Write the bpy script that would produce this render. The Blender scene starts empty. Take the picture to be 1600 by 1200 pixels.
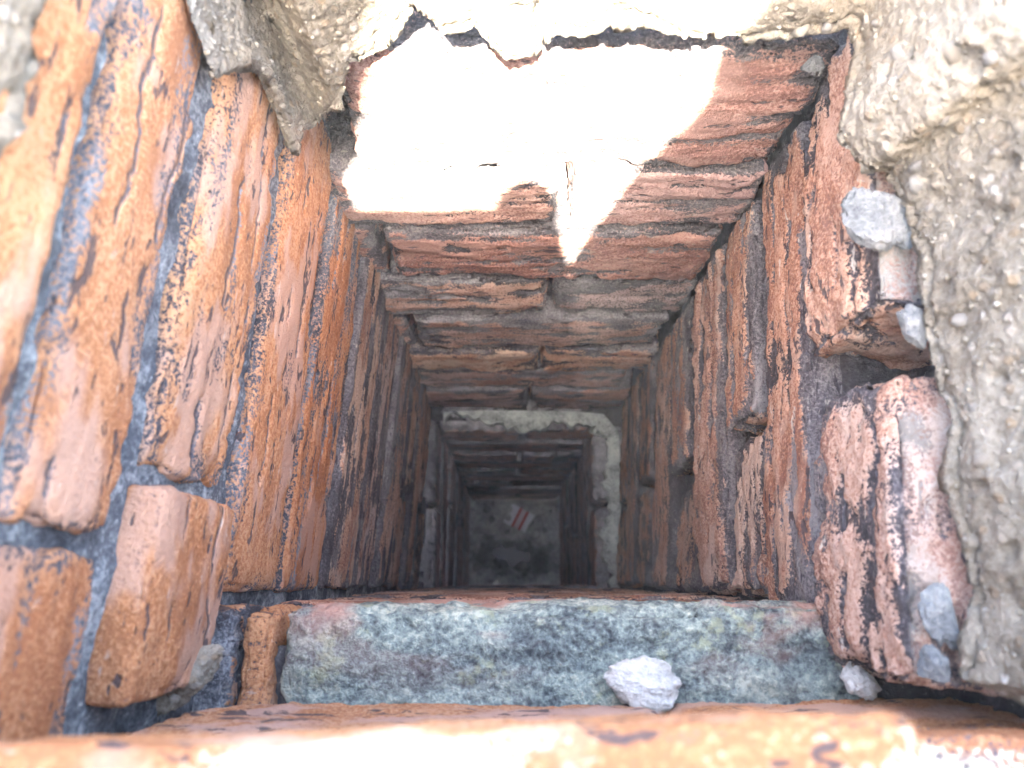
import bpy, math, random
import numpy as np
from mathutils import Vector, Matrix

random.seed(7)
rng = np.random.default_rng(11)
S = bpy.context.scene
COL = S.collection
R = math.radians

# ------------------------------------------------------------------ camera
CZ = 1.80                       # lens height above the shaft floor (D = depth below the lens)
TILT = math.atan(315 / 1200)    # the lens looks down, tipped a little to the far wall
cam_d = bpy.data.cameras.new('camera')
cam = bpy.data.objects.new('camera', cam_d)
COL.objects.link(cam)
cam.location = (0.0, 0.0, CZ)
cam.rotation_euler = (TILT, 0, 0)
cam_d.sensor_width = 36
cam_d.lens = 27
cam_d.clip_start = 0.005
cam_d.clip_end = 3000
cam_d.dof.use_dof = True
cam_d.dof.focus_distance = 0.40
cam_d.dof.aperture_fstop = 12.5
S.camera = cam

# ------------------------------------------------------------------ sky, sun, exposure
SUN = Vector((-0.095, -1.0, 1.7)).normalized()       # towards the sun
w = bpy.data.worlds.new('World'); S.world = w; w.use_nodes = True
nt = w.node_tree
bg = nt.nodes['Background']
sky = nt.nodes.new('ShaderNodeTexSky')
sky.sky_type = 'NISHITA'; sky.sun_disc = False
sky.sun_elevation = math.asin(SUN.z)
sky.sun_rotation = math.atan2(SUN.x, SUN.y)
sky.air_density = 0.7; sky.dust_density = 4.0; sky.ozone_density = 0.4
nt.links.new(sky.outputs[0], bg.inputs[0])
bg.inputs[1].default_value = 0.15
sl = bpy.data.lights.new('sun', 'SUN'); sl.energy = 5.0; sl.angle = R(0.6); sl.color = (1.0, 0.93, 0.82)
so = bpy.data.objects.new('sun', sl); COL.objects.link(so)
so.rotation_euler = SUN.to_track_quat('Z', 'Y').to_euler()
S.view_settings.view_transform = 'Standard'
S.view_settings.look = 'None'
S.view_settings.exposure = 4.85
S.view_settings.gamma = 1.0
S.render.engine = 'CYCLES'
S.cycles.max_bounces = 10; S.cycles.diffuse_bounces = 10; S.cycles.glossy_bounces = 2
S.cycles.use_adaptive_sampling = True; S.cycles.adaptive_threshold = 0.03
S.cycles.caustics_reflective = False; S.cycles.caustics_refractive = False
S.cycles.use_fast_gi = False
S.cycles.sample_clamp_indirect = 6.0

# ------------------------------------------------------------------ layout helper: photo point on a known plane -> place
CT, ST = math.cos(TILT), math.sin(TILT)
def ray(px, py):
    u, v = (px - 800) / 1200, (py - 600) / 1200
    den = CT + v * ST
    return u / den, (ST - v * CT) / den
def on_x(px, py, x):
    a, b = ray(px, py); D = x / a; return Vector((x, b * D, CZ - D))
def on_y(px, py, y):
    a, b = ray(px, py); D = y / b; return Vector((a * D, y, CZ - D))
def on_d(px, py, D):
    a, b = ray(px, py); return Vector((a * D, b * D, CZ - D))

# ------------------------------------------------------------------ noise in numpy
_perm = np.random.default_rng(5).permutation(256).astype(np.int64)
_perm = np.concatenate([_perm, _perm, _perm])
_grad = np.array([[1,1,0],[-1,1,0],[1,-1,0],[-1,-1,0],[1,0,1],[-1,0,1],[1,0,-1],[-1,0,-1],
                  [0,1,1],[0,-1,1],[0,1,-1],[0,-1,-1],[1,1,0],[-1,1,0],[0,-1,1],[0,-1,-1]], float)
def perlin(p):
    i = np.floor(p).astype(np.int64); f = p - i; i &= 255
    u = f * f * f * (f * (f * 6 - 15) + 10)
    out = 0
    for dx in (0, 1):
        wx = u[:, 0] if dx else 1 - u[:, 0]
        for dy in (0, 1):
            wy = u[:, 1] if dy else 1 - u[:, 1]
            for dz in (0, 1):
                wz = u[:, 2] if dz else 1 - u[:, 2]
                h = _perm[_perm[_perm[(i[:, 0] + dx) & 255] + ((i[:, 1] + dy) & 255)] + ((i[:, 2] + dz) & 255)] & 15
                g = _grad[h]
                out = out + wx * wy * wz * (g[:, 0] * (f[:, 0] - dx) + g[:, 1] * (f[:, 1] - dy) + g[:, 2] * (f[:, 2] - dz))
    return out
def fbm(p, s, octv=3, gain=0.5, seed=0.0):
    s = np.asarray(s, float) * np.ones(3)
    q = p * s + seed * np.array([17.3, 31.7, 7.9]) + 0.37
    a, t = 1.0, 0
    for k in range(octv):
        t = t + a * perlin(q); q = q * 2.03 + 5.1; a *= gain
    return t
def sstep(a, b, x):
    t = np.clip((x - a) / (b - a), 0, 1); return t * t * (3 - 2 * t)

# ------------------------------------------------------------------ object helpers
def tag(o, label=None, cat=None, group=None, kind=None):
    if label: o['label'] = label
    if cat: o['category'] = cat
    if group: o['group'] = group
    if kind: o['kind'] = kind
    return o
def mesh_from(name, V, F, smooth=True, attrs=None):
    me = bpy.data.meshes.new(name)
    V = np.ascontiguousarray(V, dtype=np.float32); F = np.ascontiguousarray(F, dtype=np.int32)
    k = F.shape[1]
    me.vertices.add(len(V)); me.vertices.foreach_set('co', V.ravel())
    me.loops.add(F.size); me.loops.foreach_set('vertex_index', F.ravel())
    me.polygons.add(len(F)); me.polygons.foreach_set('loop_start', np.arange(0, F.size, k, dtype=np.int32))
    me.polygons.foreach_set('loop_total', np.full(len(F), k, dtype=np.int32))
    me.update(calc_edges=True); me.validate()
    me.polygons.foreach_set('use_smooth', np.full(len(me.polygons), smooth))
    for n, a in (attrs or {}).items():
        at = me.attributes.new(n, 'FLOAT', 'POINT'); at.data.foreach_set('value', np.asarray(a, np.float32))
    return me
def link(name, me, mat=None, parent=None, loc=(0, 0, 0), rot=(0, 0, 0)):
    o = bpy.data.objects.new(name, me); COL.objects.link(o)
    if mat and not me.materials: me.materials.append(mat)
    o.location = loc; o.rotation_euler = rot
    if parent: o.parent = parent
    return o
def vnormals(V, F):
    a, b, c, d = (V[F[:, i]] for i in range(4))
    n = np.cross(c - a, d - b); N = np.zeros_like(V)
    for i in range(4): np.add.at(N, F[:, i], n)
    return N / (np.linalg.norm(N, axis=1, keepdims=True) + 1e-12)
def grid_faces(n, m):
    i = np.arange(n * m).reshape(n, m)
    return np.stack([i[:-1, :-1].ravel(), i[1:, :-1].ravel(), i[1:, 1:].ravel(), i[:-1, 1:].ravel()], 1)

# ------------------------------------------------------------------ materials
def lin(h):
    c = [int(h[i:i + 2], 16) / 255 for i in (0, 2, 4)]
    return tuple(x / 12.92 if x <= 0.04045 else ((x + 0.055) / 1.055) ** 2.4 for x in c) + (1,)
class NT:
    def __init__(s, name):
        s.m = bpy.data.materials.new(name); s.m.use_nodes = True
        s.t = s.m.node_tree; s.b = s.t.nodes['Principled BSDF']; s.b.inputs['Specular IOR Level'].default_value = 0.25
        s.tc = s.t.nodes.new('ShaderNodeTexCoord').outputs['Object']
        oi = s.t.nodes.new('ShaderNodeObjectInfo')
        mp = s.t.nodes.new('ShaderNodeVectorMath'); mp.operation = 'ADD'
        sc = s.t.nodes.new('ShaderNodeVectorMath'); sc.operation = 'SCALE'; sc.inputs[0].default_value = (31, 17, 53)
        s.t.links.new(oi.outputs['Random'], sc.inputs['Scale'])
        s.t.links.new(s.tc, mp.inputs[0]); s.t.links.new(sc.outputs[0], mp.inputs[1])
        s.v = mp.outputs[0]
    def put(s, sock, val):
        if isinstance(val, bpy.types.NodeSocket): s.t.links.new(val, sock)
        else: sock.default_value = val
    def scale(s, k, v=None):
        n = s.t.nodes.new('ShaderNodeVectorMath'); n.operation = 'MULTIPLY'
        s.put(n.inputs[0], v or s.v); n.inputs[1].default_value = k; return n.outputs[0]
    def noise(s, sc, det=4, rough=0.55, v=None, dist=0.0):
        n = s.t.nodes.new('ShaderNodeTexNoise'); s.put(n.inputs['Vector'], v or s.v)
        n.inputs['Scale'].default_value = sc; n.inputs['Detail'].default_value = det
        n.inputs['Roughness'].default_value = rough; n.inputs['Distortion'].default_value = dist
        return n.outputs['Fac']
    def voro(s, sc, feat='F1', v=None, out='Distance'):
        n = s.t.nodes.new('ShaderNodeTexVoronoi'); n.feature = feat; s.put(n.inputs['Vector'], v or s.v)
        n.inputs['Scale'].default_value = sc; return n.outputs[out]
    def math(s, op, a, b=0.0, c=0.0, clamp=False):
        n = s.t.nodes.new('ShaderNodeMath'); n.operation = op; n.use_clamp = clamp
        for i, x in enumerate((a, b, c)): s.put(n.inputs[i], x)
        return n.outputs[0]
    def step(s, a, b, x, lo=0.0, hi=1.0):
        n = s.t.nodes.new('ShaderNodeMapRange'); n.interpolation_type = 'SMOOTHSTEP'
        s.put(n.inputs['Value'], x); n.inputs['From Min'].default_value = a; n.inputs['From Max'].default_value = b
        n.inputs['To Min'].default_value = lo; n.inputs['To Max'].default_value = hi; return n.outputs[0]
    def ramp(s, x, stops):
        n = s.t.nodes.new('ShaderNodeValToRGB'); e = n.color_ramp.elements
        while len(e) < len(stops): e.new(0.5)
        for el, (p, c) in zip(e, stops): el.position = p; el.color = c if len(c) == 4 else tuple(c) + (1,)
        s.put(n.inputs[0], x); return n.outputs[0]
    def mix(s, f, a, b, mode='MIX'):
        n = s.t.nodes.new('ShaderNodeMix'); n.data_type = 'RGBA'; n.blend_type = mode
        s.put(n.inputs[0], f); s.put(n.inputs[6], a if not isinstance(a, tuple) else tuple(a[:3]) + (1,))
        s.put(n.inputs[7], b if not isinstance(b, tuple) else tuple(b[:3]) + (1,)); return n.outputs[2]
    def attr(s, name, typ='GEOMETRY'):
        n = s.t.nodes.new('ShaderNodeAttribute'); n.attribute_type = typ; n.attribute_name = name
        return n.outputs['Fac']
    def bump(s, h, dist, strength=1.0, prev=None):
        n = s.t.nodes.new('ShaderNodeBump'); n.inputs['Distance'].default_value = dist
        n.inputs['Strength'].default_value = strength; s.put(n.inputs['Height'], h)
        if prev: s.t.links.new(prev, n.inputs['Normal'])
        return n.outputs[0]
    def done(s, col, rough, nrm=None):
        s.put(s.b.inputs['Base Color'], col); s.put(s.b.inputs['Roughness'], rough)
        if nrm: s.t.links.new(nrm, s.b.inputs['Normal'])
        return s.m

def brick_mat(name, oranges, greys, bias=0.0, pale=(0.5, 0.33, 0.25), pale_amt=0.35, fleck=0.5, streak=70, contrast=0.13, crack=0.35, deep=False, bed=None):
    n = NT(name)
    nf = n.noise(620, 4 if not deep else 2, 0.75)
    nb = n.noise(1.0, 3, 0.65, n.scale((22, streak, streak)))
    skin = n.attr('skin'); tone = n.attr('tone')
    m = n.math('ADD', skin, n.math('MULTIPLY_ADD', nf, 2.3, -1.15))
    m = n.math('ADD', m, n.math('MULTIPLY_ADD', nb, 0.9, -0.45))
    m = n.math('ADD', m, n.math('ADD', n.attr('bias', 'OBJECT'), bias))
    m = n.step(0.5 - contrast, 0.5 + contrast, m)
    t = n.math('MULTIPLY_ADD', nb, 0.3, n.math('MULTIPLY_ADD', nf, 1.9, n.math('MULTIPLY_ADD', tone, 0.25, -0.6)))
    col = n.ramp(t, [(0.34, oranges[0]), (0.5, oranges[1]), (0.66, oranges[2])])
    col = n.mix(n.math('MULTIPLY', n.attr('pale'), pale_amt), col, pale)
    oi = n.t.nodes.new('ShaderNodeObjectInfo')
    col = n.mix(1.0, col, n.ramp(oi.outputs['Random'], [(0.0, (1.0, 1.0, 1.0)), (0.3, (0.86, 0.78, 0.74)), (0.55, (1.05, 1.08, 1.05)), (0.8, (0.92, 0.98, 1.1)), (1.0, (1.08, 1.0, 0.9))]), 'MULTIPLY')
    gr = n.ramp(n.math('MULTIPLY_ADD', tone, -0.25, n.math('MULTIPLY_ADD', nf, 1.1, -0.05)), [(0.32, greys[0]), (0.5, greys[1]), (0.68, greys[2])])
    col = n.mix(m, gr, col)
    if not deep:
        nc = n.noise(1.0, 3, 0.65, n.scale((62, 190, 190)), 0.3)
        nq = n.math('MULTIPLY_ADD', n.attr('crk'), -0.06, nc)
        dk = n.math('MAXIMUM', n.math('MULTIPLY', n.step(0.355, 0.315, nq), 0.85), n.math('MULTIPLY', n.step(0.35, 0.75, n.math('MULTIPLY_ADD', nf, 0.8, n.math('ADD', n.attr('gro'), -0.45))), 0.75))
        col = n.mix(dk, col, (0.05, 0.045, 0.05))
        col = n.mix(n.math('MULTIPLY', n.step(0.655, 0.70, nc), fleck), col, (0.55, 0.49, 0.40))
        if bed:
            bm_ = n.math('MULTIPLY', n.attr('bed'), n.step(0.46, 0.56, n.math('MULTIPLY_ADD', tone, 0.5, n.math('MULTIPLY_ADD', n.attr('bed'), 0.12, nf))))
            bc = n.ramp(n.math('MULTIPLY_ADD', tone, 0.75, n.math('MULTIPLY_ADD', nf, 1.5, n.math('MULTIPLY_ADD', nb, 0.5, -0.5))), [(0.2, bed[0]), (0.42, bed[1]), (0.56, bed[2]), (0.75, bed[3])])
            col = n.mix(bm_, col, bc)
        nr = n.bump(n.math('MULTIPLY_ADD', dk, -0.55, n.math('MULTIPLY_ADD', nf, 1.3, n.math('MULTIPLY', nb, 0.6))), 0.0019, 1.0)
    else:
        nr = n.bump(nb, 0.003, 0.8)
    return n.done(col, 0.92, nr)

GR = [(0.045, 0.048, 0.055), (0.12, 0.125, 0.135), (0.28, 0.285, 0.28)]
DG = [(0.045, 0.04, 0.042), (0.11, 0.098, 0.1), (0.24, 0.22, 0.21)]
M = {}
M['left'] = brick_mat('brick_orange', [(0.33, 0.14, 0.06), (0.46, 0.21, 0.09), (0.53, 0.285, 0.145)], GR, 0.38, (0.48, 0.32, 0.24), 0.7, 0.4, bed=[(0.30, 0.25, 0.18), (0.5, 0.43, 0.32), (0.58, 0.5, 0.38), (0.66, 0.6, 0.5)])
M['far'] = brick_mat('brick_red', [(0.23, 0.115, 0.09), (0.36, 0.185, 0.14), (0.48, 0.295, 0.235)], DG, 0.12, (0.42, 0.27, 0.22), 0.5, 0.3, 90)
M['right'] = brick_mat('brick_weathered', [(0.26, 0.13, 0.09), (0.42, 0.22, 0.135), (0.56, 0.36, 0.25)], DG, 0.02, (0.55, 0.42, 0.32), 0.6, 0.8, 80, bed=[(0.075, 0.066, 0.062), (0.22, 0.155, 0.128), (0.36, 0.22, 0.16), (0.31, 0.285, 0.24)])
M['fargrey'] = brick_mat('brick_grey_brown', [(0.28, 0.155, 0.12), (0.42, 0.245, 0.185), (0.54, 0.38, 0.31)], [(0.06, 0.057, 0.06), (0.15, 0.14, 0.142), (0.30, 0.285, 0.275)], 0.0, (0.48, 0.36, 0.3), 0.5, 0.3, 90)
M['deep'] = brick_mat('brick_sooty', [(0.25, 0.15, 0.12), (0.34, 0.215, 0.175), (0.42, 0.31, 0.27)], [(0.08, 0.077, 0.08), (0.16, 0.155, 0.158), (0.28, 0.275, 0.27)], 0.0, (0.42, 0.33, 0.28), 0.4, deep=True)

def lichen_mat():
    n = NT('brick_lichen')
    na = n.noise(34, 6, 0.75); nf = n.noise(380, 4, 0.75)
    t = n.math('MULTIPLY_ADD', na, 0.6, n.math('MULTIPLY', nf, 0.45))
    col = n.ramp(t, [(0.41, (0.045, 0.052, 0.053)), (0.49, (0.14, 0.165, 0.153)), (0.55, (0.25, 0.30, 0.255)), (0.63, (0.48, 0.5, 0.39))])
    col = n.mix(n.math('MULTIPLY', n.step(0.55, 0.66, n.noise(55, 5, 0.7)), 0.6), col, (0.36, 0.38, 0.22))
    col = n.mix(n.math('MULTIPLY', n.math('MULTIPLY', n.attr('lip'), n.attr('pale')), 0.85), col, (0.45, 0.25, 0.18))
    col = n.mix(n.math('MULTIPLY', n.step(0.68, 0.74, nf), 0.6), col, (0.6, 0.6, 0.55))
    return n.done(col, 0.92, n.bump(t, 0.009, 1.0))
M['lichen'] = lichen_mat()

def mortar_mat(name, stops, bumpd=0.003, extra=None):
    n = NT(name)
    na = n.noise(50, 4, 0.7); nf = n.noise(450, 4, 0.75)
    t = n.math('MULTIPLY_ADD', na, 0.55, n.math('MULTIPLY', nf, 0.45))
    col = n.ramp(t, stops)
    col = n.mix(n.math('MULTIPLY', n.step(0.66, 0.72, nf), 0.6), col, (0.66, 0.64, 0.58))
    return n.done(col, 0.95, n.bump(t, bumpd, 1.0))
M['mortar'] = mortar_mat('mortar_grey', [(0.38, (0.03, 0.033, 0.038)), (0.49, (0.085, 0.093, 0.10)), (0.56, (0.20, 0.215, 0.215)), (0.66, (0.38, 0.39, 0.36))])
M['soot'] = mortar_mat('mortar_sooty', [(0.36, (0.02, 0.019, 0.02)), (0.52, (0.05, 0.047, 0.048)), (0.70, (0.2, 0.19, 0.18))])
M['paste'] = mortar_mat('mortar_pale', [(0.38, (0.11, 0.12, 0.11)), (0.5, (0.30, 0.325, 0.29)), (0.62, (0.46, 0.475, 0.42))])
M['chunk'] = mortar_mat('mortar_chunk', [(0.38, (0.085, 0.09, 0.088)), (0.5, (0.155, 0.16, 0.155)), (0.62, (0.25, 0.245, 0.225))], 0.006)
M['chunk_white'] = mortar_mat('mortar_chunk_white', [(0.38, (0.34, 0.33, 0.29)), (0.5, (0.54, 0.525, 0.47)), (0.62, (0.68, 0.66, 0.58))], 0.006)
M['chunk_blue'] = mortar_mat('mortar_chunk_grey', [(0.38, (0.075, 0.083, 0.085)), (0.5, (0.15, 0.16, 0.16)), (0.62, (0.25, 0.255, 0.235))], 0.005)

def concrete_mat():
    n = NT('concrete_beige')
    na = n.noise(24, 5, 0.68); nf = n.noise(420, 4, 0.75)
    t = n.math('MULTIPLY_ADD', na, 0.5, n.math('MULTIPLY', nf, 0.5))
    col = n.ramp(t, [(0.36, (0.095, 0.077, 0.053)), (0.46, (0.175, 0.15, 0.11)), (0.54, (0.225, 0.198, 0.15)), (0.66, (0.31, 0.28, 0.22))])
    vn = n.t.nodes.new('ShaderNodeTexVoronoi'); n.put(vn.inputs['Vector'], n.v); vn.inputs['Scale'].default_value = 230
    sp = n.t.nodes.new('ShaderNodeSeparateColor'); n.put(sp.inputs[0], vn.outputs['Color'])
    g = n.math('MULTIPLY', n.step(0.5, 0.25, vn.outputs['Distance']), n.step(0.6, 0.7, sp.outputs[0]))
    gc = n.ramp(sp.outputs[1], [(0.1, (0.22, 0.165, 0.105)), (0.4, (0.32, 0.275, 0.205)), (0.7, (0.44, 0.42, 0.37)), (0.95, (0.28, 0.21, 0.13))])
    col = n.mix(n.math('MULTIPLY', g, 0.75), col, gc)
    col = n.mix(n.math('MULTIPLY', n.step(0.54, 0.66, n.noise(11, 3, 0.6)), 0.3), col, (0.34, 0.28, 0.19))
    return n.done(col, 0.95, n.bump(n.math('MULTIPLY_ADD', g, 0.12, t), 0.006, 1.0))
M['concrete'] = concrete_mat()

def pebble_mat():
    n = NT('pebble')
    oi = n.t.nodes.new('ShaderNodeObjectInfo')
    c = n.ramp(oi.outputs['Random'], [(0.0, (0.27, 0.215, 0.135)), (0.3, (0.26, 0.245, 0.21)), (0.6, (0.19, 0.175, 0.15)), (0.8, (0.26, 0.23, 0.18)), (1.0, (0.2, 0.145, 0.09))])
    c = n.mix(0.35, c, n.ramp(n.noise(300, 4), [(0.35, (0.12, 0.105, 0.09)), (0.65, (0.33, 0.31, 0.27))]))
    return n.done(c, 0.75, n.bump(n.noise(500, 3), 0.0008, 0.7))
M['pebble'] = pebble_mat()

# ------------------------------------------------------------------ brick maker
def axis(h0, h1, step, fine=None):
    n = max(2, int(round((h1 - h0) / step)) + 1)
    return np.linspace(h0, h1, n)
def box_surface(xs, ys, zs, back):
    nx, ny, nz = len(xs), len(ys), len(zs)
    quads, pts, off = [], [], 0
    def face(A, B, f):
        nonlocal off
        a, b = np.meshgrid(A, B, indexing='ij')
        P = f(a.ravel(), b.ravel()); pts.append(P)
        quads.append(grid_faces(len(A), len(B)) + off); off += len(P)
    c = lambda v, a: np.full_like(a, v)
    face(xs, zs, lambda a, b: np.stack([a, c(ys[0], a), b], 1))                     # front
    if back: face(zs, xs, lambda a, b: np.stack([b, c(ys[-1], a), a], 1))
    face(xs, ys, lambda a, b: np.stack([a, b, c(zs[-1], a)], 1))                    # top
    face(ys, xs, lambda a, b: np.stack([b, a, c(zs[0], a)], 1))                     # bottom
    face(zs, ys, lambda a, b: np.stack([c(xs[0], a), b, a], 1))
    face(ys, zs, lambda a, b: np.stack([c(xs[-1], a), a, b], 1))
    V = np.concatenate(pts); F = np.concatenate(quads)
    _, idx, inv = np.unique(np.round(V * 1e6).astype(np.int64), axis=0, return_index=True, return_inverse=True)
    F = inv.ravel()[F]; V = V[idx]
    n = np.cross(V[F[:, 2]] - V[F[:, 0]], V[F[:, 3]] - V[F[:, 1]]); cen = V[F].mean(1) - np.array([xs.mean(), ys.mean(), zs.mean()])
    flip = (n * cen).sum(1) < 0
    F[flip] = F[flip][:, ::-1]
    return V, F
def brick_mesh(L, H, T, seed, res=0.0018, rough=1.0, chip=0.7, streak=1.0, bias=0.0, deep_t=0.02, back=False, r=0.0033, crack=None, tres=None, skin_h=0.0009, lip=False, edge=0.006, bed=0.0):
    xs = axis(-L / 2, L / 2, res); zs = axis(-H / 2, H / 2, res)
    if tres: ys = axis(-T / 2, T / 2, tres)
    else:
        ys = np.concatenate([axis(-T / 2, -T / 2 + deep_t, res), np.linspace(-T / 2 + deep_t, T / 2, 6)[1:]])
    V, F = box_surface(xs, ys, zs, back)
    half = np.array([L / 2, T / 2, H / 2])
    inner = np.clip(V, -(half - r), half - r)
    d = V - inner; ln = np.linalg.norm(d, axis=1, keepdims=True)
    nrm = d / np.maximum(ln, 1e-9)
    P = inner + nrm * r
    dist = np.sort(half - np.abs(V), axis=1)
    de = dist[:, 1]; dc = dist[:, 2]                              # distance to the nearest edge / corner
    sd = seed * 1.37
    e1 = np.exp(-de / edge); e2 = np.exp(-de / 0.004)
    chipn = np.clip(fbm(P, (22, 30, 30), 3, 0.55, sd + 3), -0.1, 1)
    cornern = np.exp(-dc / 0.018) * np.clip(fbm(P, 9, 2, 0.5, sd + 9) + 0.15, 0, 1)
    st = fbm(P, (10, 75, 75), 4, 0.6, sd) * streak + fbm(P, (38, 45, 45), 3, 0.55, sd + 1) * (1.25 - 0.5 * streak)
    s = 0.62 * st + 0.22 + bias - 0.62 * e1 - 0.2 * e2
    s = s - 1.1 * sstep(0.55, 0.9, np.abs(nrm[:, 2])) * (bed < 0.1) * (not lip)
    cw = 0.0; groove = 0.0
    for ci, (zf, wd, dp) in enumerate([] if crack is None else (crack if isinstance(crack, list) else [crack])):
        zc = zf * H + 0.008 * fbm(P, (18, 1, 1), 4, 0.55, sd + 4 + 1.7 * ci) + 0.0012 * fbm(P, (170, 1, 1), 2, 0.5, sd + ci)
        on = sstep(-0.08, 0.18, fbm(P, (26, 1, 1), 3, 0.6, sd + 40 + ci))
        g = np.exp(-((P[:, 2] - zc) / (wd * (0.6 + 0.8 * on))) ** 2) * on
        cw = np.maximum(cw, g); groove = groove + g * dp
    s = s - 1.3 * cw
    skin = sstep(-0.32, 0.38, s)
    h = 0.0013 * fbm(P, (12, 22, 22), 2, 0.5, sd + 5) * rough
    h += skin_h * (sstep(0.3, 0.7, skin) - 0.5) * rough
    h += 0.0006 * fbm(P, (110, 150, 150), 3, 0.65, sd + 6) * rough
    h += 0.0006 * fbm(P, (9, 120, 120), 3, 0.6, sd + 7) * rough * streak
    h -= chip * (0.0045 * e1 * sstep(0.06, 0.2, chipn) + 0.0022 * e1 * sstep(-0.05, 0.3, fbm(P, (70, 80, 80), 3, 0.6, sd + 21)) + 0.008 * cornern)
    h -= groove
    P = P + nrm * h[:, None]
    at = {'skin': skin, 'tone': fbm(P, (16, 30, 30), 4, 0.6, sd + 11), 'pale': sstep(0.02, 0.4, fbm(P, (13, 30, 30), 4, 0.65, sd + 12)),
          'crk': sstep(-0.05, 0.2, fbm(P, (20, 32, 32), 3, 0.6, sd + 13))}
    at['gro'] = cw + P[:, 0] * 0
    at['bed'] = bed * sstep(0.75, 0.95, nrm[:, 2])
    if lip: at['lip'] = np.exp(-np.abs(V[:, 1] + T / 2) / 0.012)
    return mesh_from('brick', P, F, True, at)

shaft = bpy.data.objects.new('brick_shaft', None); COL.objects.link(shaft)
tag(shaft, 'old square red brick shaft dropping away from a ragged beige concrete rim', 'brick shaft')
SEED = [0]
TOTAL = [0]
def brick(center, ang, L, H, T, mat, bias=0.0, tilt=(0, 0), parent=None, **kw):
    SEED[0] += 1
    me = brick_mesh(L, H, T, SEED[0], **kw)
    o = link('brick', me, mat, parent or shaft, center)
    o.rotation_euler = (tilt[0], tilt[1], ang)
    o['bias'] = bias
    TOTAL[0] += len(me.polygons) * 2
    return o
_dm = {}
def deep_brick(center, ang, L, H, T, mat, bias):
    k = random.randrange(6)
    key = (k, mat.name)
    if key not in _dm:
        me = brick_mesh(0.22, 0.075, 0.06, 200 + k, res=0.0055, rough=1.2, chip=1.3, r=0.0045, deep_t=0.012)
        me.materials.append(mat); _dm[key] = me
    o = link('brick', _dm[key], None, shaft, center)
    o.rotation_euler = (0, 0, ang); o.scale = (L / 0.22, T / 0.06, H / 0.075); o['bias'] = bias
    return o

SK = 0.07
AL, AR = R(90) - math.atan(SK), R(-90) - math.atan(SK)
def xl(y): return -0.1155 + SK * y
def xr(y): return 0.124 + SK * y
rj = lambda a: random.uniform(-a, a)

def left_brick(y0, y1, d0, d1, out=0.0, T=0.08, **kw):
    kw.setdefault('rough', 0.6); kw.setdefault('streak', 0.75); kw.setdefault('chip', 0.5)
    kw.setdefault('crack', [(random.uniform(-.35, -.1), 0.0011, 0.0008), (random.uniform(.05, .35), 0.0011, 0.0008)])
    yc = (y0 + y1) / 2
    c = Vector((xl(yc) + out, yc, CZ - (d0 + d1) / 2)) + Vector((-1, SK, 0)).normalized() * (T / 2)
    return brick(c, AL + rj(0.008), y1 - y0, d1 - d0, T, kw.pop('mat', M['left']), **kw)
def right_brick(y0, y1, d0, d1, out=0.0, T=0.08, **kw):
    kw.setdefault('crack', [(random.uniform(-.35, -.1), 0.0013, 0.0025), (random.uniform(.0, .35), 0.0013, 0.0025)])
    yc = (y0 + y1) / 2
    c = Vector((xr(yc) - out, yc, CZ - (d0 + d1) / 2)) + Vector((1, -SK, 0)).normalized() * (T / 2)
    return brick(c, AR + kw.pop('yaw', rj(0.008)), y1 - y0, d1 - d0, T, kw.pop('mat', M['right']), **kw)
YF = 0.218
def far_brick(x0, x1, d0, d1, out=0.0, T=0.07, **kw):
    kw.setdefault('edge', 0.0055); kw.setdefault('rough', 1.3)
    if d0 > 0.52: kw.setdefault('mat', M['fargrey'])
    if 'tres' not in kw: kw.setdefault('deep_t', 0.03)
    c = Vector(((x0 + x1) / 2, YF - out + T / 2, CZ - (d0 + d1) / 2))
    return brick(c, kw.pop('yaw', rj(0.006)), x1 - x0, d1 - d0, T, kw.pop('mat', M['far']), **kw)
def near_brick(x0, x1, d0, d1, yfront, T=0.08, **kw):
    c = Vector(((x0 + x1) / 2, yfront - T / 2, CZ - (d0 + d1) / 2))
    return brick(c, R(180) + kw.pop('yaw', rj(0.006)), x1 - x0, d1 - d0, T, kw.pop('mat', M['left']), **kw)

# ---- left wall, top courses (the nearest to the lens)
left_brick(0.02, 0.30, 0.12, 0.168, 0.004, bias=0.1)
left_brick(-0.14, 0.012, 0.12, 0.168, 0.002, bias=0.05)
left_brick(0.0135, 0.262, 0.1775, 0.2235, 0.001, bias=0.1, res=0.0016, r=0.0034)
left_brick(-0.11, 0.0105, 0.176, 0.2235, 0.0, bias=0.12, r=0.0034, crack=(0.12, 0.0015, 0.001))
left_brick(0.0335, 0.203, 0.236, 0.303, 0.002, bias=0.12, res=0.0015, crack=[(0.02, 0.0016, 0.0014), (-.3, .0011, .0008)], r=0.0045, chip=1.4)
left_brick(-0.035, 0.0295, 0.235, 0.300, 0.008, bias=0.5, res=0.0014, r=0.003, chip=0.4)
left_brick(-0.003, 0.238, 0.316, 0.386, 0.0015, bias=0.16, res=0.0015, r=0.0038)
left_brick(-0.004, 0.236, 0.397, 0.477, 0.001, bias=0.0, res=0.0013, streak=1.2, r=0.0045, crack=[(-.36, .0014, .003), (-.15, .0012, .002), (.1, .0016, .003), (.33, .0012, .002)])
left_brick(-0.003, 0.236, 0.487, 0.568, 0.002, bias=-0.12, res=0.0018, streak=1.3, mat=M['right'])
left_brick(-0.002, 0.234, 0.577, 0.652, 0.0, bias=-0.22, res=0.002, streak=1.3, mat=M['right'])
left_brick(-0.002, 0.234, 0.661, 0.736, 0.003, bias=-0.28, res=0.0025, streak=1.3, mat=M['right'])
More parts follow.
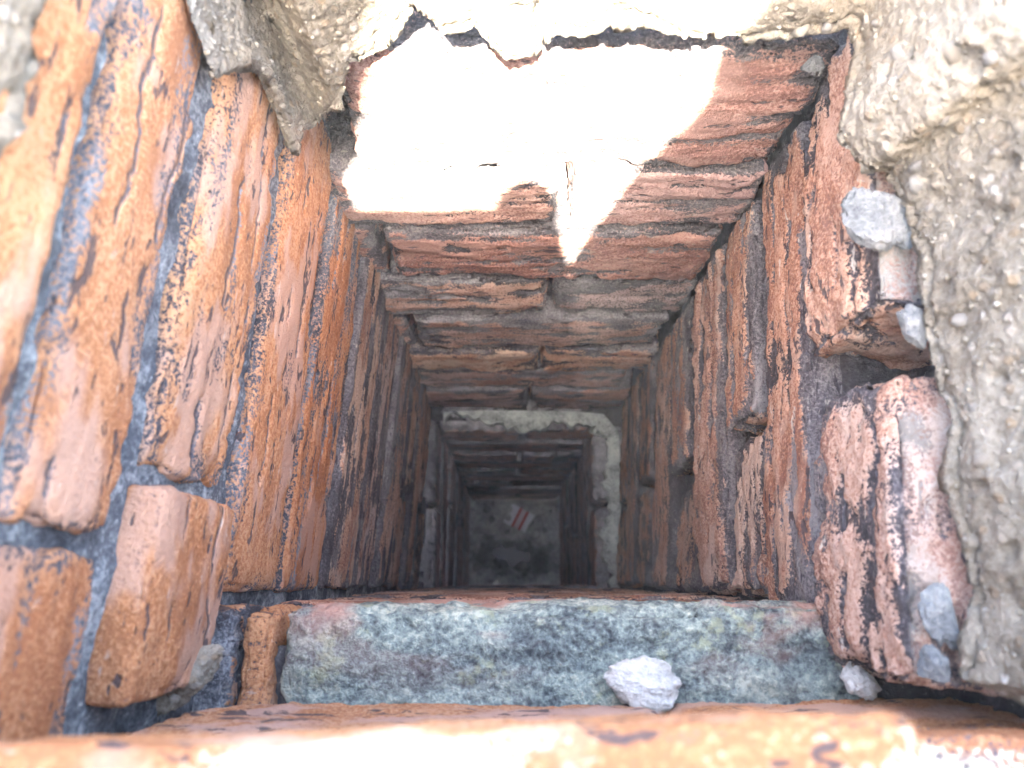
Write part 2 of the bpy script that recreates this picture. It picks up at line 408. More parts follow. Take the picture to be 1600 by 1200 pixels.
# ---- right wall
right_brick(0.092, 0.215, 0.247, 0.318, 0.0065, T=0.075, bias=-0.03, res=0.0015, tres=0.0017, chip=1.8, r=0.005, rough=1.8, streak=0.5, bed=0.8)
right_brick(-0.031, 0.0745, 0.247, 0.318, 0.003, T=0.075, bias=0.05, res=0.0015, tres=0.0017, chip=1.8, r=0.005, rough=1.8, crack=[(-0.1, 0.0016, 0.0014), (.25, .0012, .001)], streak=0.6, bed=0.6)
right_brick(-0.012, 0.222, 0.326, 0.388, 0.001, bias=-0.02, res=0.0015, streak=1.3, r=0.0038, rough=1.3)
right_brick(0.086, 0.222, 0.397, 0.458, 0.004, bias=-0.08, res=0.0016, rough=1.6, r=0.006, chip=1.5)
right_brick(-0.006, 0.080, 0.397, 0.458, -0.002, bias=0.05, res=0.0016, rough=1.5, r=0.005, chip=1.4)
right_brick(-0.004, 0.222, 0.468, 0.545, 0.001, bias=0.12, res=0.0017, rough=1.9, r=0.006, chip=1.6)
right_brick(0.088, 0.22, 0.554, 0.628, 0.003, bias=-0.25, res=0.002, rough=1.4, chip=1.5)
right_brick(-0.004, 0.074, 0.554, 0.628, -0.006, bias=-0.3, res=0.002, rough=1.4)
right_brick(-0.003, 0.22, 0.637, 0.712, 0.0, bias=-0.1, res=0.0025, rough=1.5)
# ---- far wall
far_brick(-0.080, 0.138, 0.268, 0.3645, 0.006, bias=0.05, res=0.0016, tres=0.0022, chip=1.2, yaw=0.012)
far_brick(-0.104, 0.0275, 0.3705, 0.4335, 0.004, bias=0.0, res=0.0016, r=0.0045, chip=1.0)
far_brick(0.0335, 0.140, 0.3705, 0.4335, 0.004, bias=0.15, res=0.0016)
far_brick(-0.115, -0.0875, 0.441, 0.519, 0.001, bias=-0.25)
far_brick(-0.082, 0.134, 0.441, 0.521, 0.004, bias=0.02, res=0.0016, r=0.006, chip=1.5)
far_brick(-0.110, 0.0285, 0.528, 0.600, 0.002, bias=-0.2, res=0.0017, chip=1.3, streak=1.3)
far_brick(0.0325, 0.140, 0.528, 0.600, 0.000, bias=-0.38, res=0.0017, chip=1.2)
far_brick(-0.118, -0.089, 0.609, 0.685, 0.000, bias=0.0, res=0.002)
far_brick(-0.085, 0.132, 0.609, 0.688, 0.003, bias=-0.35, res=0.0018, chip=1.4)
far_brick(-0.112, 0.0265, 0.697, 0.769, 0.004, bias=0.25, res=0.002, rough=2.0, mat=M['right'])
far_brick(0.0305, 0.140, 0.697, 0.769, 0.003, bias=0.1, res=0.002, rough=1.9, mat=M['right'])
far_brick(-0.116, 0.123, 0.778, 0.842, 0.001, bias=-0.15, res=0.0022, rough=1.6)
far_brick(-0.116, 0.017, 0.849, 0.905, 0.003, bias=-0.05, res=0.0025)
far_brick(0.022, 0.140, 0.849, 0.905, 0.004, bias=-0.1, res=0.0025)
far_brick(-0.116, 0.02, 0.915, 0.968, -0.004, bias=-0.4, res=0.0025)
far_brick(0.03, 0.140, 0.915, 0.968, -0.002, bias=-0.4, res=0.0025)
# ---- near wall: the broken top steps back course by course
near_brick(-0.0895, 0.1365, 0.315, 0.388, -0.0085, T=0.11, mat=M['lichen'], res=0.0014, tres=0.0014, rough=2.0, chip=0.9, r=0.0034, lip=True, streak=0.5)
near_brick(-0.1065, -0.0925, 0.314, 0.388, -0.0090, T=0.10, bias=0.35, res=0.0014, tres=0.0018, r=0.004, chip=0.6)
near_brick(-0.150, -0.1095, 0.316, 0.388, -0.0085, T=0.10, bias=-0.5, res=0.0016, tres=0.0018)
near_brick(-0.1175, 0.0525, 0.2495, 0.3125, -0.0425, T=0.078, bias=0.35, res=0.0015, tres=0.002, r=0.004, chip=0.5, bed=0.9)
near_brick(0.0565, 0.270, 0.2495, 0.3125, -0.0415, T=0.078, bias=0.35, res=0.0015, tres=0.002, r=0.004, chip=0.6, bed=0.9)
for x0, x1, d0, d1, yf in ((-0.12, 0.062, 0.396, 0.47, -0.0083), (0.066, 0.15, 0.396, 0.47, -0.0086), (-0.05, 0.015, 0.478, 0.553, -0.0058), (0.02, 0.15, 0.478, 0.553, -0.0068),
                           (-0.12, -0.055, 0.478, 0.553, -0.0080), (-0.12, 0.15, 0.562, 0.636, -0.0062), (-0.12, 0.02, 0.645, 0.72, -0.0050), (0.025, 0.15, 0.645, 0.72, -0.0055)):
    near_brick(x0, x1, d0, d1, yf, bias=0.0, res=0.0022, r=0.004, chip=0.6, mat=M['right'])
near_brick(-0.118, 0.100, 0.182, 0.2425, -0.062, T=0.055, bias=0.3, res=0.003, back=True)
# a loose brick lying on top, leaning out over the shaft, very close to the lens
brick((-0.042, -0.0300 - 0.042, CZ - 0.158), R(180) + 0.03, 0.225, 0.058, 0.088, M['left'], res=0.0025, tres=0.003, back=True, tilt=(R(11), 0), r=0.0034, chip=0.4, bias=0.5, bed=0.9)
brick((0.155, -0.0385 - 0.014, CZ - 0.2185), R(180) - 0.01, 0.218, 0.057, 0.028, M['left'], res=0.0025, tres=0.003, back=True, tilt=(R(9), 0), r=0.003, chip=0.4, bias=0.3, bed=0.95)

# ---- deeper courses down to the ledge, then the narrower lower flue
def deep_wall(d0, d1, courses, x0, x1, y0, y1, skip_far=False, skew=0.0, start=0):
    hgt = (d1 - d0) / courses
    for k in range(courses):
        a, b = d0 + k * hgt, d0 + (k + 1) * hgt - 0.009
        zc, H = CZ - (a + b) / 2, b - a
        bi = lambda: random.uniform(-0.45, 0.1)
        T = 0.06
        odd = (k + start) % 2
        cut = 0.13 if odd else 0.02
        for wall in ('left', 'right', 'near', 'far'):
            if wall == 'near' and k == courses - 1: continue          # unseen opening, added to let daylight into the shaft bottom
            j = lambda: rj(0.0035)
            if wall in ('left', 'right'):
                segs = [(y0 - 0.02, y1 + 0.02)] if odd else [(y0 - 0.02, y0 + 0.10 + rj(.02)), (0, 0)]
                if not odd: segs[1] = (segs[0][1] + 0.006, y1 + 0.02)
                for s0, s1 in segs:
                    yc = (s0 + s1) / 2
                    if wall == 'left': deep_brick((x0 + skew * yc - T / 2 + j(), yc, zc), R(90) - math.atan(skew), s1 - s0, H, T, M['deep'], bi())
                    else: deep_brick((x1 + skew * yc + T / 2 + j(), yc, zc), R(-90) - math.atan(skew), s1 - s0, H, T, M['deep'], bi())
            else:
                mid = (x0 + x1) / 2 + rj(0.01)
                segs = [(x0 - 0.001, x1 + 0.001)] if odd else [(x0 - 0.001, mid - 0.003), (mid + 0.003, x1 + 0.001)]
                for s0, s1 in segs:
                    xc = (s0 + s1) / 2
                    if wall == 'far': deep_brick((xc, y1 + T / 2 + j(), zc), 0, s1 - s0, H, T, M['deep'], bi())
                    else: deep_brick((xc, y0 - T / 2 + j() * 0.5, zc), R(180), s1 - s0, H, T, M['deep'], bi())
def side_deep(wall, d0, d1, n):
    hgt = (d1 - d0) / n
    for k in range(n):
        a, b = d0 + k * hgt, d0 + (k + 1) * hgt - 0.009
        T = 0.06; zc = CZ - (a + b) / 2
        segs = [(-0.003, 0.225)] if k % 2 else [(-0.003, 0.088), (0.095, 0.225)]
        for s0, s1 in segs:
            yc = (s0 + s1) / 2
            if wall == 'left': deep_brick((xl(yc) - T / 2 + rj(.003), yc, zc), AL, s1 - s0, b - a, T, M['right'], random.uniform(-.4, 0))
            else: deep_brick((xr(yc) + T / 2 + rj(.003), yc, zc), AR, s1 - s0, b - a, T, M['right'], random.uniform(-.4, 0))
side_deep('left', 0.745, 0.972, 3)
side_deep('right', 0.721, 0.972, 3)
for k, (a, b) in enumerate(((0.729, 0.80), (0.809, 0.88), (0.889, 0.965))):
    deep_brick((0.012, -0.0045 - 0.03 + 0.0005 * k, CZ - (a + b) / 2), R(180), 0.25, b - a, 0.06, M['right'], -0.3)
LX0, LX1, LY0, LY1 = -0.094, 0.106, -0.001, 0.192
deep_wall(0.975, 1.81, 10, LX0, LX1, LY0, LY1)

# ------------------------------------------------------------------ mortar behind the bricks
def rough_box(x0, x1, y0, y1, d0, d1, seed, res=0.006, amp=0.0022):
    xs, ys, zs = axis(x0, x1, res * 1.0), axis(y0, y1, res), axis(CZ - d1, CZ - d0, res)
    V, F = box_surface(xs, ys, zs, True)
    c = np.array([(x0 + x1) / 2, (y0 + y1) / 2, CZ - (d0 + d1) / 2]); N = vnormals(V, F)
    V = V + N * (amp * fbm(V, 70, 3, 0.6, seed))[:, None]
    return V, F
def join(parts):
    Vs, Fs, o = [], [], 0
    for V, F in parts: Vs.append(V); Fs.append(F + o); o += len(V)
    return np.concatenate(Vs), np.concatenate(Fs)
def skewed(VF, k):
    V, F = VF; V = V.copy(); V[:, 0] += k * V[:, 1]; return V, F
B = 0.015
core = [skewed(rough_box(-0.24, -0.1155 - 0.0045, -0.15, 0.35, 0.126, 0.97, 1, 0.004, 0.0022), SK),
        skewed(rough_box(0.124 + B, 0.24, -0.15, 0.35, 0.325, 0.97, 2), SK), skewed(rough_box(0.166, 0.24, -0.15, 0.35, 0.24, 0.32, 12), SK),
        rough_box(-0.13, 0.15, YF + 0.058, 0.34, 0.30, 0.97, 3),
        rough_box(-0.13, 0.15, -0.15, -0.009 - B, 0.325, 0.97, 4)]
for k, c in enumerate(([core[0]], core[1:])):
    V, F = join(c); link('mortar', mesh_from('mortar', V, F, True), M['soot'] if k else M['mortar'], shaft)
low = [rough_box(-0.24, LX0 - B, -0.15, 0.35, 0.976, 1.86, 5, 0.012), rough_box(LX1 + B, 0.27, -0.15, 0.35, 0.976, 1.86, 6, 0.012),
       rough_box(LX0 - B, LX1 + B, LY1 + B, 0.34, 0.976, 1.86, 7, 0.012), rough_box(LX0 - B, LX1 + B, -0.15, LY0 - B, 0.976, 1.76, 8, 0.012)]  # near side stops short of the floor for the added daylight opening
V, F = join(low)
link('mortar', mesh_from('mortar', V, F, True), M['soot'], shaft)

# pale mortar squeezed out along the ledge where the flue narrows
def ledge():
    res = 0.003
    pts = []
    path = [(-0.088, 0.215), (-0.04, 0.217), (0.02, 0.217), (0.08, 0.216), (0.118, 0.212), (0.135, 0.19), (0.137, 0.14), (0.135, 0.09), (0.132, 0.04), (0.130, -0.003)]
    wid = [0.008, 0.026, 0.028, 0.030, 0.034, 0.034, 0.026, 0.024, 0.022, 0.02]
    P = np.array(path); seg = np.linalg.norm(np.diff(P, axis=0), axis=1); t = np.r_[0, np.cumsum(seg)]
    n = int(t[-1] / res); tt = np.linspace(0, t[-1], n)
    X, Y, W = np.interp(tt, t, P[:, 0]), np.interp(tt, t, P[:, 1]), np.interp(tt, t, wid)
    W = 0.68 * W + 0.014 * fbm(np.stack([tt, tt * 0, tt * 0], 1), 26, 4, 0.65, 2)
    dx, dy = np.gradient(X), np.gradient(Y); l = np.hypot(dx, dy); nx, ny = dy / l, -dx / l      # inward
    m = 14; V = []
    for i in range(n):
        for k in range(m):
            f = k / (m - 1)
            if f < 0.7: o, z = (f / 0.7) * W[i], 0.006 - 0.003 * f
            else: o, z = W[i] - 0.003 * (f - 0.7), 0.004 - 0.055 * (f - 0.7)
            V.append((X[i] + nx[i] * o, Y[i] + ny[i] * o, CZ - 0.966 + z))
    V = np.array(V); F = grid_faces(n, m)
    N = vnormals(V, F); V = V + N * (0.003 * fbm(V, 60, 3, 0.6, 4))[:, None]
    return mesh_from('mortar_ledge', V, F)
link('mortar_ledge', ledge(), M['paste'], shaft)

# ------------------------------------------------------------------ concrete rim
def loft(path, normals, rise, lean, top_out, seed, res=0.0013, ragged=0.004, under=0.03):
    P = np.array([tuple(p) for p in path]); Nn = np.array(normals, float); rise = np.array(rise); lean = np.array(lean)
    seg = np.linalg.norm(np.diff(P, axis=0), axis=1); t = np.r_[0, np.cumsum(seg)]
    n = int(t[-1] / res); tt = np.linspace(0, t[-1], n)
    X = np.stack([np.interp(tt, t, P[:, i]) for i in range(3)], 1)
    n2 = np.stack([np.interp(tt, t, Nn[:, i]) for i in range(2)], 1); n2 /= np.linalg.norm(n2, axis=1, keepdims=True)
    ker = np.hanning(25); ker /= ker.sum()
    for i in range(2): n2[:, i] = np.convolve(np.pad(n2[:, i], 12, 'edge'), ker, 'valid')
    ri, le = np.interp(tt, t, rise), np.interp(tt, t, lean)
    q = np.stack([tt, tt * 0, tt * 0 + seed], 1)
    X[:, 2] += ragged * (fbm(q, 70, 4, 0.65, seed) )
    prof = []
    for s in np.arange(under, 0.0, -res): prof.append(('u', s))
    hs = np.arange(0.0, 1.0001, res / 0.14)
    for s in hs: prof.append(('f', s))
    for s in np.arange(0.002, top_out, 0.004): prof.append(('t', s))
    m = len(prof); V = np.zeros((n, m, 3))
    for k, (c, s) in enumerate(prof):
        if c == 'u': o, z = s, np.full(n, 0.35 * s)
        elif c == 'f':
            hh = ri * s; rd = 0.004 * (1 - np.clip(hh / 0.006, 0, 1)) ** 2
            o = rd + le * hh; z = hh
        else: o = le * ri + s; z = ri + 0 * s - 0.02 * s
        V[:, k, 0] = X[:, 0] + n2[:, 0] * o; V[:, k, 1] = X[:, 1] + n2[:, 1] * o; V[:, k, 2] = X[:, 2] + z
    V = V.reshape(-1, 3); F = grid_faces(n, m)
    N = vnormals(V, F)
    h = 0.0024 * fbm(V, 38, 3, 0.55, seed + 1) + 0.0009 * fbm(V, 160, 3, 0.6, seed + 2) - 0.0022 * sstep(0.3, 0.55, fbm(V, 75, 2, 0.5, seed + 7)) + 0.0007 * fbm(V, 420, 2, 0.6, seed + 3)
    V = V + N * h[:, None]
    return V, F, N
FL = (-1, 0.15)
NF, NR = (0, 1), (1, 0)
NL = (0.0, 1.0)
DR = 0.2385
pathpts = [(on_x(334, 122, -0.0985), (-.1, 1)), (on_x(372, 106, -0.097), (-.15, 1)), (on_x(425, 126, -0.094), (-.35, .95)), (on_x(455, 200, -0.093), (-.45, .9)), (on_x(466, 250, -0.0955), (-.45, .9)), (on_x(476, 205, -0.093), (-.45, .9)), (on_x(496, 190, -0.091), (-.45, .9)),
           (on_y(526, 168, 0.196), (-.4, .95)), (on_y(545, 108, 0.2), (-.3, 1)), (on_y(590, 80, 0.206), NF), (on_y(628, 38, 0.210), NF), (on_y(650, 12, 0.208), NF), (on_y(690, 50, 0.197), NF), (on_y(742, 48, 0.196), NF),
           (on_y(790, 104, 0.195), NF), (on_y(828, 94, 0.198), NF), (on_y(845, 70, 0.2105), NF), (on_y(866, 64, 0.199), NF), (on_y(905, 54, 0.197), NF), (on_y(962, 32, 0.196), NF), (on_y(1050, 52, 0.197), NF), (on_y(1150, 64, 0.203), NF),
           (on_y(1255, 55, 0.203), (0.1, 1)), (on_d(1328, 40, DR), (.6, .8)), (on_d(1340, 75, DR), (1, .4)), (on_d(1316, 150, DR), NR), (on_d(1310, 215, DR), NR), (on_d(1342, 266, DR), NR),
           (on_d(1385, 262, DR), NR), (on_d(1402, 300, DR), NR), (on_d(1432, 400, DR), NR), (on_d(1434, 480, DR), NR), (on_d(1452, 545, DR), NR), (on_d(1478, 640, DR), NR),
           (on_d(1482, 760, DR), NR), (on_d(1500, 850, DR), NR), (on_d(1520, 930, DR), NR), (on_d(1500, 1000, DR), NR), (on_d(1505, 1062, DR), NR), (on_d(1590, 1098, DR), (1, -.2)), (on_d(1680, 1125, DR), (1, -.4))]
rise = [max(0.03, (CZ - (0.195 if p.x < 0.105 else 0.175)) - p.z) for p, _ in pathpts]
lean = [0.45] * 7 + [0.08] * 16 + [0.3] * 18
V, F, Nc = loft([p for p, _ in pathpts], [n for _, n in pathpts], rise, lean, 0.11, 3)
rim = link('concrete_rim', mesh_from('concrete_rim', V, F), M['concrete'], shaft)
rimV, rimN = V, Nc
# far-left upper cap over the topmost left brick
lp = [on_x(-140, 420, -0.107), on_x(-60, 300, -0.104), on_x(0, 240, -0.102), on_x(40, 180, -0.101), on_x(72, 110, -0.0995), on_x(92, 20, -0.0975), on_x(108, -60, -0.0955)]
V2, F2, N2 = loft(lp, [(-1, 0)] * 7, [0.03] * 7, [0.25] * 7, 0.12, 8, res=0.002)
link('concrete_rim', mesh_from('concrete_rim', V2, F2), M['concrete'], shaft)

# unseen upright screen added behind the lens; its gap shapes the sun patch
def slab(poly, y0, y1, seed):
    # polygon in (x, z) thickened along y
    P = np.array(poly); P = np.r_[P, P[:1]]
    seg = np.linalg.norm(np.diff(P, axis=0), axis=1); t = np.r_[0, np.cumsum(seg)]
    n = int(t[-1] / 0.006); tt = np.linspace(0, t[-1], n, endpoint=False)
    X, Z = np.interp(tt, t, P[:, 0]), np.interp(tt, t, P[:, 1])
    q = np.stack([X, Z, Z * 0], 1); X = X + 0.003 * fbm(q, 60, 2, .5, seed); Z = Z + 0.003 * fbm(q, 60, 2, .5, seed + 3)
    ys = np.linspace(y1, y0, 14)
    cx, cz = X.mean(), Z.mean()
    rows = [np.stack([X * 0 + cx, X * 0 + y1, X * 0 + cz], 1)]
    for y in ys: rows.append(np.stack([X, X * 0 + y, Z], 1))
    rows.append(np.stack([X * 0 + cx, X * 0 + y0, X * 0 + cz], 1))
    m = len(rows); V = np.stack(rows, 0)
    V = np.concatenate([V, V[:, :1]], 1); F = grid_faces(m, n + 1); V = V.reshape(-1, 3)
    V = V + 0.002 * np.stack([fbm(V, 50, 2, .5, seed + i) for i in range(3)], 1)
    return mesh_from('concrete_rim', V, F)
def caster(px, py, YC=-0.124, y=0.214):
    p = on_y(px, py, y); k = (p.y - YC) / -SUN.y
    q = p + SUN * k; return (q.x, q.z)
top = CZ + 0.42
gap = [caster(*p, -0.15) for p in ((602, -60), (596, 20), (582, 120), (557, 220), (540, 270), (512, 325), (484, 380))] + \
      [caster(*p) for p in ((560, 326), (640, 326), (775, 326), (781, 300), (800, 284), (830, 279), (858, 288), (868, 310), (872, 345), (884, 400), (890, 414), (908, 385), (1000, 262), (1060, 200), (1116, 150), (1118, 85), (1160, 40), (1190, -5))]
poly = [(gap[0][0] + 0.004, top)] + gap + [(gap[-1][0] + 0.004, top), (0.27, top), (0.27, CZ - 0.33), (-0.27, CZ - 0.33), (-0.27, top)]
def slab(poly, y0, y1, seed):
    # the screen outline (x, z) thickened along y; faces filled by triangulation, edges roughened
    from mathutils.geometry import tessellate_polygon
    P = np.array(poly); Q = np.r_[P, P[:1]]
    seg = np.linalg.norm(np.diff(Q, axis=0), axis=1); t = np.r_[0, np.cumsum(seg)]
    n = int(t[-1] / 0.005); tt = np.linspace(0, t[-1], n, endpoint=False)
    X, Z = np.interp(tt, t, Q[:, 0]), np.interp(tt, t, Q[:, 1])
    q = np.stack([X, Z, Z * 0], 1); X = X + 0.0025 * fbm(q, 90, 2, .5, seed); Z = Z + 0.0025 * fbm(q, 90, 2, .5, seed + 3)
    tri = tessellate_polygon([[Vector((x, z, 0)) for x, z in zip(X, Z)]])
    rows = [np.stack([X, X * 0 + y, Z], 1) for y in np.linspace(y1, y0, 5)]
    V = np.concatenate(rows); F = []
    for r in range(4):
        for i in range(n):
            j = (i + 1) % n; F += [(r * n + i, r * n + j, (r + 1) * n + j), (r * n + i, (r + 1) * n + j, (r + 1) * n + i)]
    for a_, b_, c_ in tri: F += [(a_, b_, c_), (4 * n + c_, 4 * n + b_, 4 * n + a_)]
    return mesh_from('shadow_screen', V, np.array(F), False)
link('shadow_screen', slab(poly, -0.15, -0.124, 31), M['concrete'], shaft)  # added sun blocker out of view, cut to the outline of the sun patch

# pebbles standing proud of the concrete
def ico(sub):
    import bmesh
    bm = bmesh.new(); bmesh.ops.create_icosphere(bm, subdivisions=sub, radius=1.0)
    V = np.array([v.co[:] for v in bm.verts]); F = np.array([[v.index for v in f.verts] for f in bm.faces]); bm.free(); return V, F
I1, I2, I3, I5 = ico(1), ico(2), ico(3), ico(5)
pm = []
for k in range(5):
    V, F = I2; V = V * (1 + 0.45 * fbm(V, 1.3, 3, .6, 50 + k))[:, None] * np.array([1.1, 0.85, 0.65])
    me = mesh_from('pebble', V, F); me.materials.append(M['pebble']); pm.append(me)
def project(P):
    v = P - np.array([0, 0, CZ]); cx = v[:, 0]; cy = v[:, 1] * CT + v[:, 2] * ST; cz = v[:, 1] * ST - v[:, 2] * CT
    return 800 + 1200 * cx / cz, 600 - 1200 * cy / cz, cz
px, py, cz = project(rimV)
vis = np.where((px > 300) & (px < 1640) & (py > -40) & (py < 1120) & (cz > 0) & ((px > 1300) | (py < 200)) & (rimV[:, 2] > 0))[0]
def put_pebble(idx, r):
    o = bpy.data.objects.new('pebble', random.choice(pm)); COL.objects.link(o); o.parent = rim
    o.location = rimV[idx] - rimN[idx] * r * 0.25; o.rotation_euler = (random.random() * 6, random.random() * 6, random.random() * 6); o.scale = (r, r, r)
def near_idx(x, y): return vis[np.argmin((px[vis] - x) ** 2 + (py[vis] - y) ** 2)]
for x, y, r in ((1487, 88, .0042), (1545, 85, .003), (1432, 290, .0033), (1432, 262, .003), (1590, 330, .0036), (1500, 500, .0028), (1555, 240, .002), (1480, 190, .0022), (1215, 45, .0036), (1190, 18, .0022), (1255, 48, .003),
                (1290, 45, .0022), (1520, 640, .002), (1545, 360, .0024), (1580, 440, .0026), (1400, 245, .003), (1345, 235, .0035), (1322, 200, .0025), (1560, 580, .0024), (1530, 720, .0026), (1590, 860, .0024), (1402, 85, .003), (1390, 30, .003)):
    put_pebble(near_idx(x, y), r)
for k in range(32): put_pebble(int(rng.choice(vis)), random.uniform(0.0008, 0.0017))
gv, gf, off = [], [], 0
for idx in rng.choice(vis, 900):
    r = 0.00045 + 0.0008 * random.random() ** 2
    V = I1[0] * (r * (1 + 0.35 * rng.standard_normal((len(I1[0]), 1)) * 0.5)) + rimV[idx] - rimN[idx] * r * 0.1
    gv.append(V); gf.append(I1[1] + off); off += len(V)
def grain_mat():
    n = NT('sand_grains'); n.v = n.tc
    c = n.ramp(n.noise(420, 2, 0.5), [(0.3, (0.11, 0.09, 0.065)), (0.45, (0.17, 0.15, 0.11)), (0.6, (0.22, 0.2, 0.155)), (0.75, (0.30, 0.28, 0.24))])
    return n.done(c, 0.85)
tag(link('sand_grains', mesh_from('sand_grains', np.concatenate(gv), np.concatenate(gf)), grain_mat(), rim), kind='stuff')

# ------------------------------------------------------------------ loose lumps of mortar and stone
def chunk(name, loc, dims, seed, mat, label, cat, rot=0.0, group=None, sub=I5, jag=0.35, tilt=(0, 0), facets=5):
    V, F = sub
    f = 1 + jag * fbm(V, 0.9, 2, 0.5, seed) + 0.16 * fbm(V, 2.6, 3, 0.6, seed + 2) + 0.07 * fbm(V, 9, 3, 0.65, seed + 4)
    P = V * f[:, None]
    for c in range(facets):
        d = np.random.default_rng(seed * 10 + c).standard_normal(3); d /= np.linalg.norm(d); lim = 0.62 + 0.2 * ((c * 7 + seed) % 5) / 5
        k = P @ d; ex = np.clip(k - lim - 0.05 * fbm(V, 5, 3, .6, seed + c), 0, None); P = P - d * (ex * 0.85)[:, None]
    P[:, 2] = np.where(P[:, 2] < -0.55, -0.55 + 0.1 * (P[:, 2] + 0.55), P[:, 2])
    P = P * np.array(dims) / 2
    o = link(name, mesh_from(name, P, F), mat, None, loc); o.rotation_euler = (tilt[0], tilt[1], rot)
    return tag(o, label, cat, group)
chunk('mortar_chunk', on_d(1371, 340, 0.2425), (0.018, 0.025, 0.012), 3, M['chunk'], 'largest pale grey mortar chunk on the right brick ledge, near the top right', 'mortar chunk', R(35))
chunk('mortar_chunk', on_d(1428, 513, 0.2405), (0.0085, 0.014, 0.008), 5, M['chunk'], 'small pale grey mortar chunk beside the dark gap between two right ledge bricks', 'mortar chunk', R(20))
chunk('mortar_chunk', on_d(1008, 1072, 0.306), (0.028, 0.018, 0.011), 9, M['chunk_white'], 'oval cream mortar chunk lying on the greenish near brick', 'mortar chunk', R(-12), jag=0.22, facets=1)
chunk('mortar_chunk', on_d(1340, 1058, 0.298), (0.012, 0.014, 0.009), 13, M['chunk_white'], 'small white mortar chunk at the right end of the greenish near brick', 'mortar chunk', R(40))
chunk('mortar_chunk', on_d(1470, 960, 0.2440), (0.011, 0.02, 0.006), 17, M['chunk_blue'], 'long grey mortar chunk wedged against the concrete at lower right', 'mortar chunk', R(8))
chunk('mortar_chunk', on_d(1459, 1042, 0.2445), (0.011, 0.010, 0.008), 21, M['chunk_blue'], 'small bluish grey mortar chunk below the long one at lower right', 'mortar chunk', R(-20))
chunk('mortar_chunk', on_d(1410, 350, 0.2445), (0.010, 0.016, 0.008), 23, M['chunk_blue'], 'grey mortar lump half hidden behind the largest pale chunk', 'mortar chunk', R(10))
chunk('mortar_chunk', on_y(1270, 104, 0.209), (0.008, 0.008, 0.011), 27, M['chunk'], 'tiny pale mortar lump stuck in the far right corner under the concrete', 'mortar chunk', R(10))
chunk('mortar_chunk', on_d(272, 1052, 0.288), (0.034, 0.020, 0.016), 33, M['concrete'], 'beige crumbly mortar lump under the orange brick at lower left', 'mortar chunk', R(30))

# ------------------------------------------------------------------ bottom of the shaft
def floor_mat():
    n = NT('rubble_floor')
    na = n.noise(30, 6, 0.65); nf = n.noise(130, 5, 0.6)
    c = n.ramp(n.math('ADD', n.math('MULTIPLY', na, 0.6), n.math('MULTIPLY', nf, 0.4)), [(0.3, (0.10, 0.10, 0.10)), (0.5, (0.30, 0.31, 0.30)), (0.7, (0.5, 0.5, 0.47))])
    wet = n.math('MULTIPLY', n.attr('wet'), 0.85)
    c = n.mix(wet, c, (0.055, 0.06, 0.062))
    return n.done(c, n.math('MULTIPLY_ADD', wet, -0.4, 0.9), n.bump(n.math('ADD', na, nf), 0.006, 0.8))
xs = np.linspace(LX0 - 0.03, LX1 + 0.03, 110); ys = np.linspace(LY0 - 0.03, LY1 + 0.03, 110)
a, b = np.meshgrid(xs, ys, indexing='ij'); V = np.stack([a.ravel(), b.ravel(), a.ravel() * 0], 1)
pc = on_d(800, 868, 1.8)
rr = np.hypot((V[:, 0] - pc.x) / 0.085 + 0.25 * (V[:, 1] - pc.y) / 0.04, (V[:, 1] - pc.y) / 0.036)
V[:, 2] = 0.010 * fbm(V, 28, 4, 0.55, 3) + 0.012 - 0.018 * np.exp(-rr ** 2 * 3.0)
fl = link('shaft_floor', mesh_from('shaft_floor', V, grid_faces(110, 110), True, {'wet': sstep(1.35, 0.9, rr + 0.5 * fbm(V, 30, 3, .5, 9))}), floor_mat()); tag(fl, kind='structure')
def water_mat():
    n = NT('puddle'); n.b.inputs['Specular IOR Level'].default_value = 0.05
    return n.done((0.03, 0.04, 0.045, 1), 0.2)
xs = np.linspace(pc.x - 0.045, pc.x + 0.04, 20); ys = np.linspace(pc.y - 0.03, pc.y + 0.025, 12)
a, b = np.meshgrid(xs, ys, indexing='ij')
tag(link('puddle', mesh_from('puddle', np.stack([a.ravel(), b.ravel(), a.ravel() * 0 + 0.0035], 1), grid_faces(20, 12)), water_mat()), kind='structure')

def packet():
    L, W, H = 0.056, 0.046, 0.012
    V, F = box_surface(axis(-L / 2, L / 2, .004), axis(-W / 2, W / 2, .004), axis(-H / 2, H / 2, .004), True)
    V = V + 0.0025 * np.stack([fbm(V, 40, 2, .5, 60 + i) for i in range(3)], 1); V[:, 2] += 0.004 * np.sin(V[:, 0] * 60)
    n = NT('packet_card'); sx = n.t.nodes.new('ShaderNodeSeparateXYZ'); n.put(sx.inputs[0], n.tc)
    ax = n.math('ABSOLUTE', n.math('ADD', sx.outputs[0], -0.004))
    red = n.math('MULTIPLY', n.step(0.0125, 0.0115, ax), n.math('SUBTRACT', 1.0, n.step(0.0065, 0.0055, ax, 0.0, 0.75)))
    c = n.mix(red, (0.58, 0.59, 0.62), (0.36, 0.06, 0.05))
    o = link('crushed_packet', mesh_from('crushed_packet', V, F), n.done(c, 0.5)); return o
pk = packet(); pk.location = on_d(811, 810, 1.785); pk.rotation_euler = (R(6), R(-8), R(-28))
tag(pk, 'crushed white and red paper packet on the rubble floor of the shaft', 'packet')
fs = ((851, 829, .016), (841, 838, .016), (829, 817, .02), (745, 888, .026), (733, 878, .024), (738, 868, .018), (792, 832, .02), (862, 855, .016), (755, 838, .02), (768, 812, .022), (857, 797, .02), (760, 797, .022), (858, 884, .02), (820, 896, .018), (782, 900, .02))
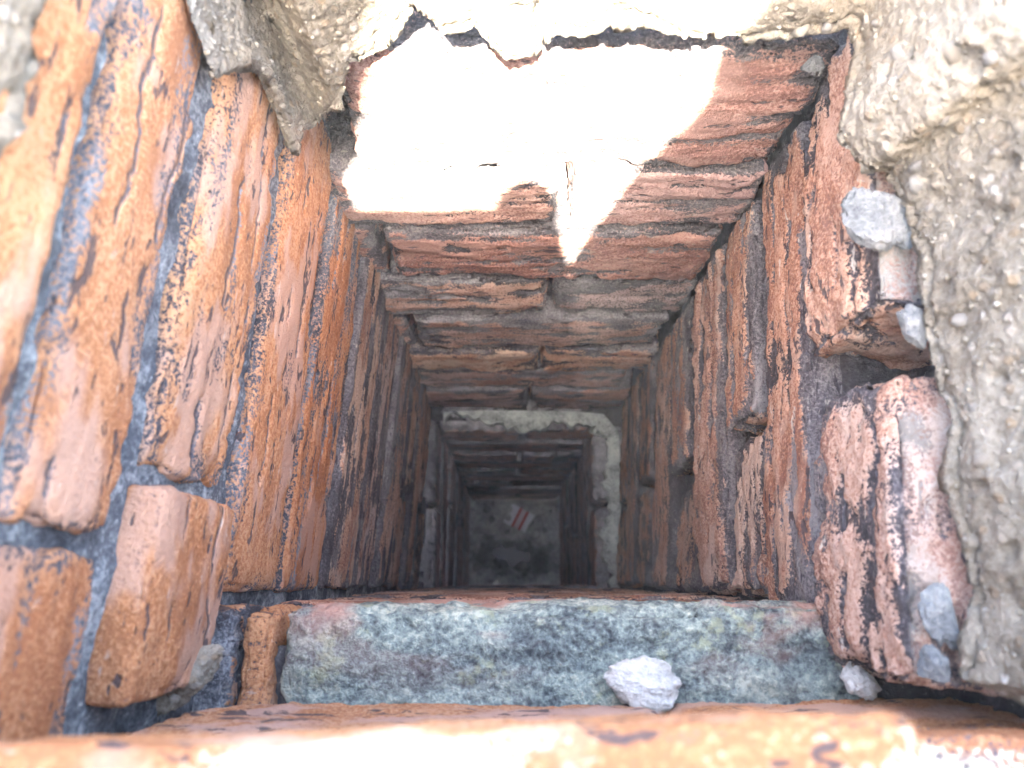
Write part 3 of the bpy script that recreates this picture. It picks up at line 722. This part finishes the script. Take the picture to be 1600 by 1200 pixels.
nm = ['pale round pebble right of the packet, the upper of a pair', 'pale round pebble right of the packet, the lower of a pair', 'grey stone touching the lower right side of the packet', 'largest pale stone at the lower left floor corner', 'pale stone at the floor edge, lower left, next to the largest', 'small stone at the left floor edge above the pale pair',
      'grey stone between the packet and the puddle', 'small stone right of the puddle at the floor edge', 'grey stone left of centre above the puddle', 'grey stone left of the packet', 'grey stone in the far right floor corner', 'grey stone in the far left floor corner', 'grey stone in the lower right floor corner', 'small stone below the right end of the puddle', 'small stone below the left end of the puddle']
for k, ((x, y, r), l) in enumerate(zip(fs, nm)):
    chunk('floor_stone', on_d(x, y, 1.79), (r, r * 0.85, r * 0.7), 70 + k, M['chunk'] if k in (0, 1, 3, 4) else M['chunk_blue'], l, 'stone', random.random() * 6, 'stones on the shaft floor', I3)

# ------------------------------------------------------------------ ground around the shaft
def ground_mat():
    n = NT('ground'); na = n.noise(3, 6, 0.6)
    return n.done(n.ramp(na, [(0.35, (0.12, 0.12, 0.11)), (0.6, (0.2, 0.195, 0.18))]), 0.95, n.bump(n.noise(20, 4), 0.03, 0.6))
gx = [-20, -0.23, 0.23, 20]; gy = [-20, -0.14, 0.33, 20]
V = np.array([(x, y, 0.0) for x in gx for y in gy]); F = grid_faces(4, 4); F = np.delete(F, 4, axis=0)
tag(link('ground', mesh_from('ground', V, F[:, ::-1], False), ground_mat()), kind='structure')
print('hero tris', TOTAL[0], 'objects', len(bpy.data.objects))

HZ = 0.02
if HZ:
    V, F = box_surface(np.array([-21., 21]), np.array([-21., 21]), np.array([-1.0, CZ + 0.55]), True)
    hm = bpy.data.materials.new('haze'); hm.use_nodes = True; t = hm.node_tree; t.nodes.remove(t.nodes['Principled BSDF'])
    pv = t.nodes.new('ShaderNodeVolumePrincipled'); pv.inputs['Color'].default_value = (0.9, 0.93, 0.95, 1); pv.inputs['Density'].default_value = HZ
    t.links.new(pv.outputs[0], t.nodes['Material Output'].inputs['Volume'])
    tag(link('haze', mesh_from('haze', V, F, False), hm), kind='stuff')
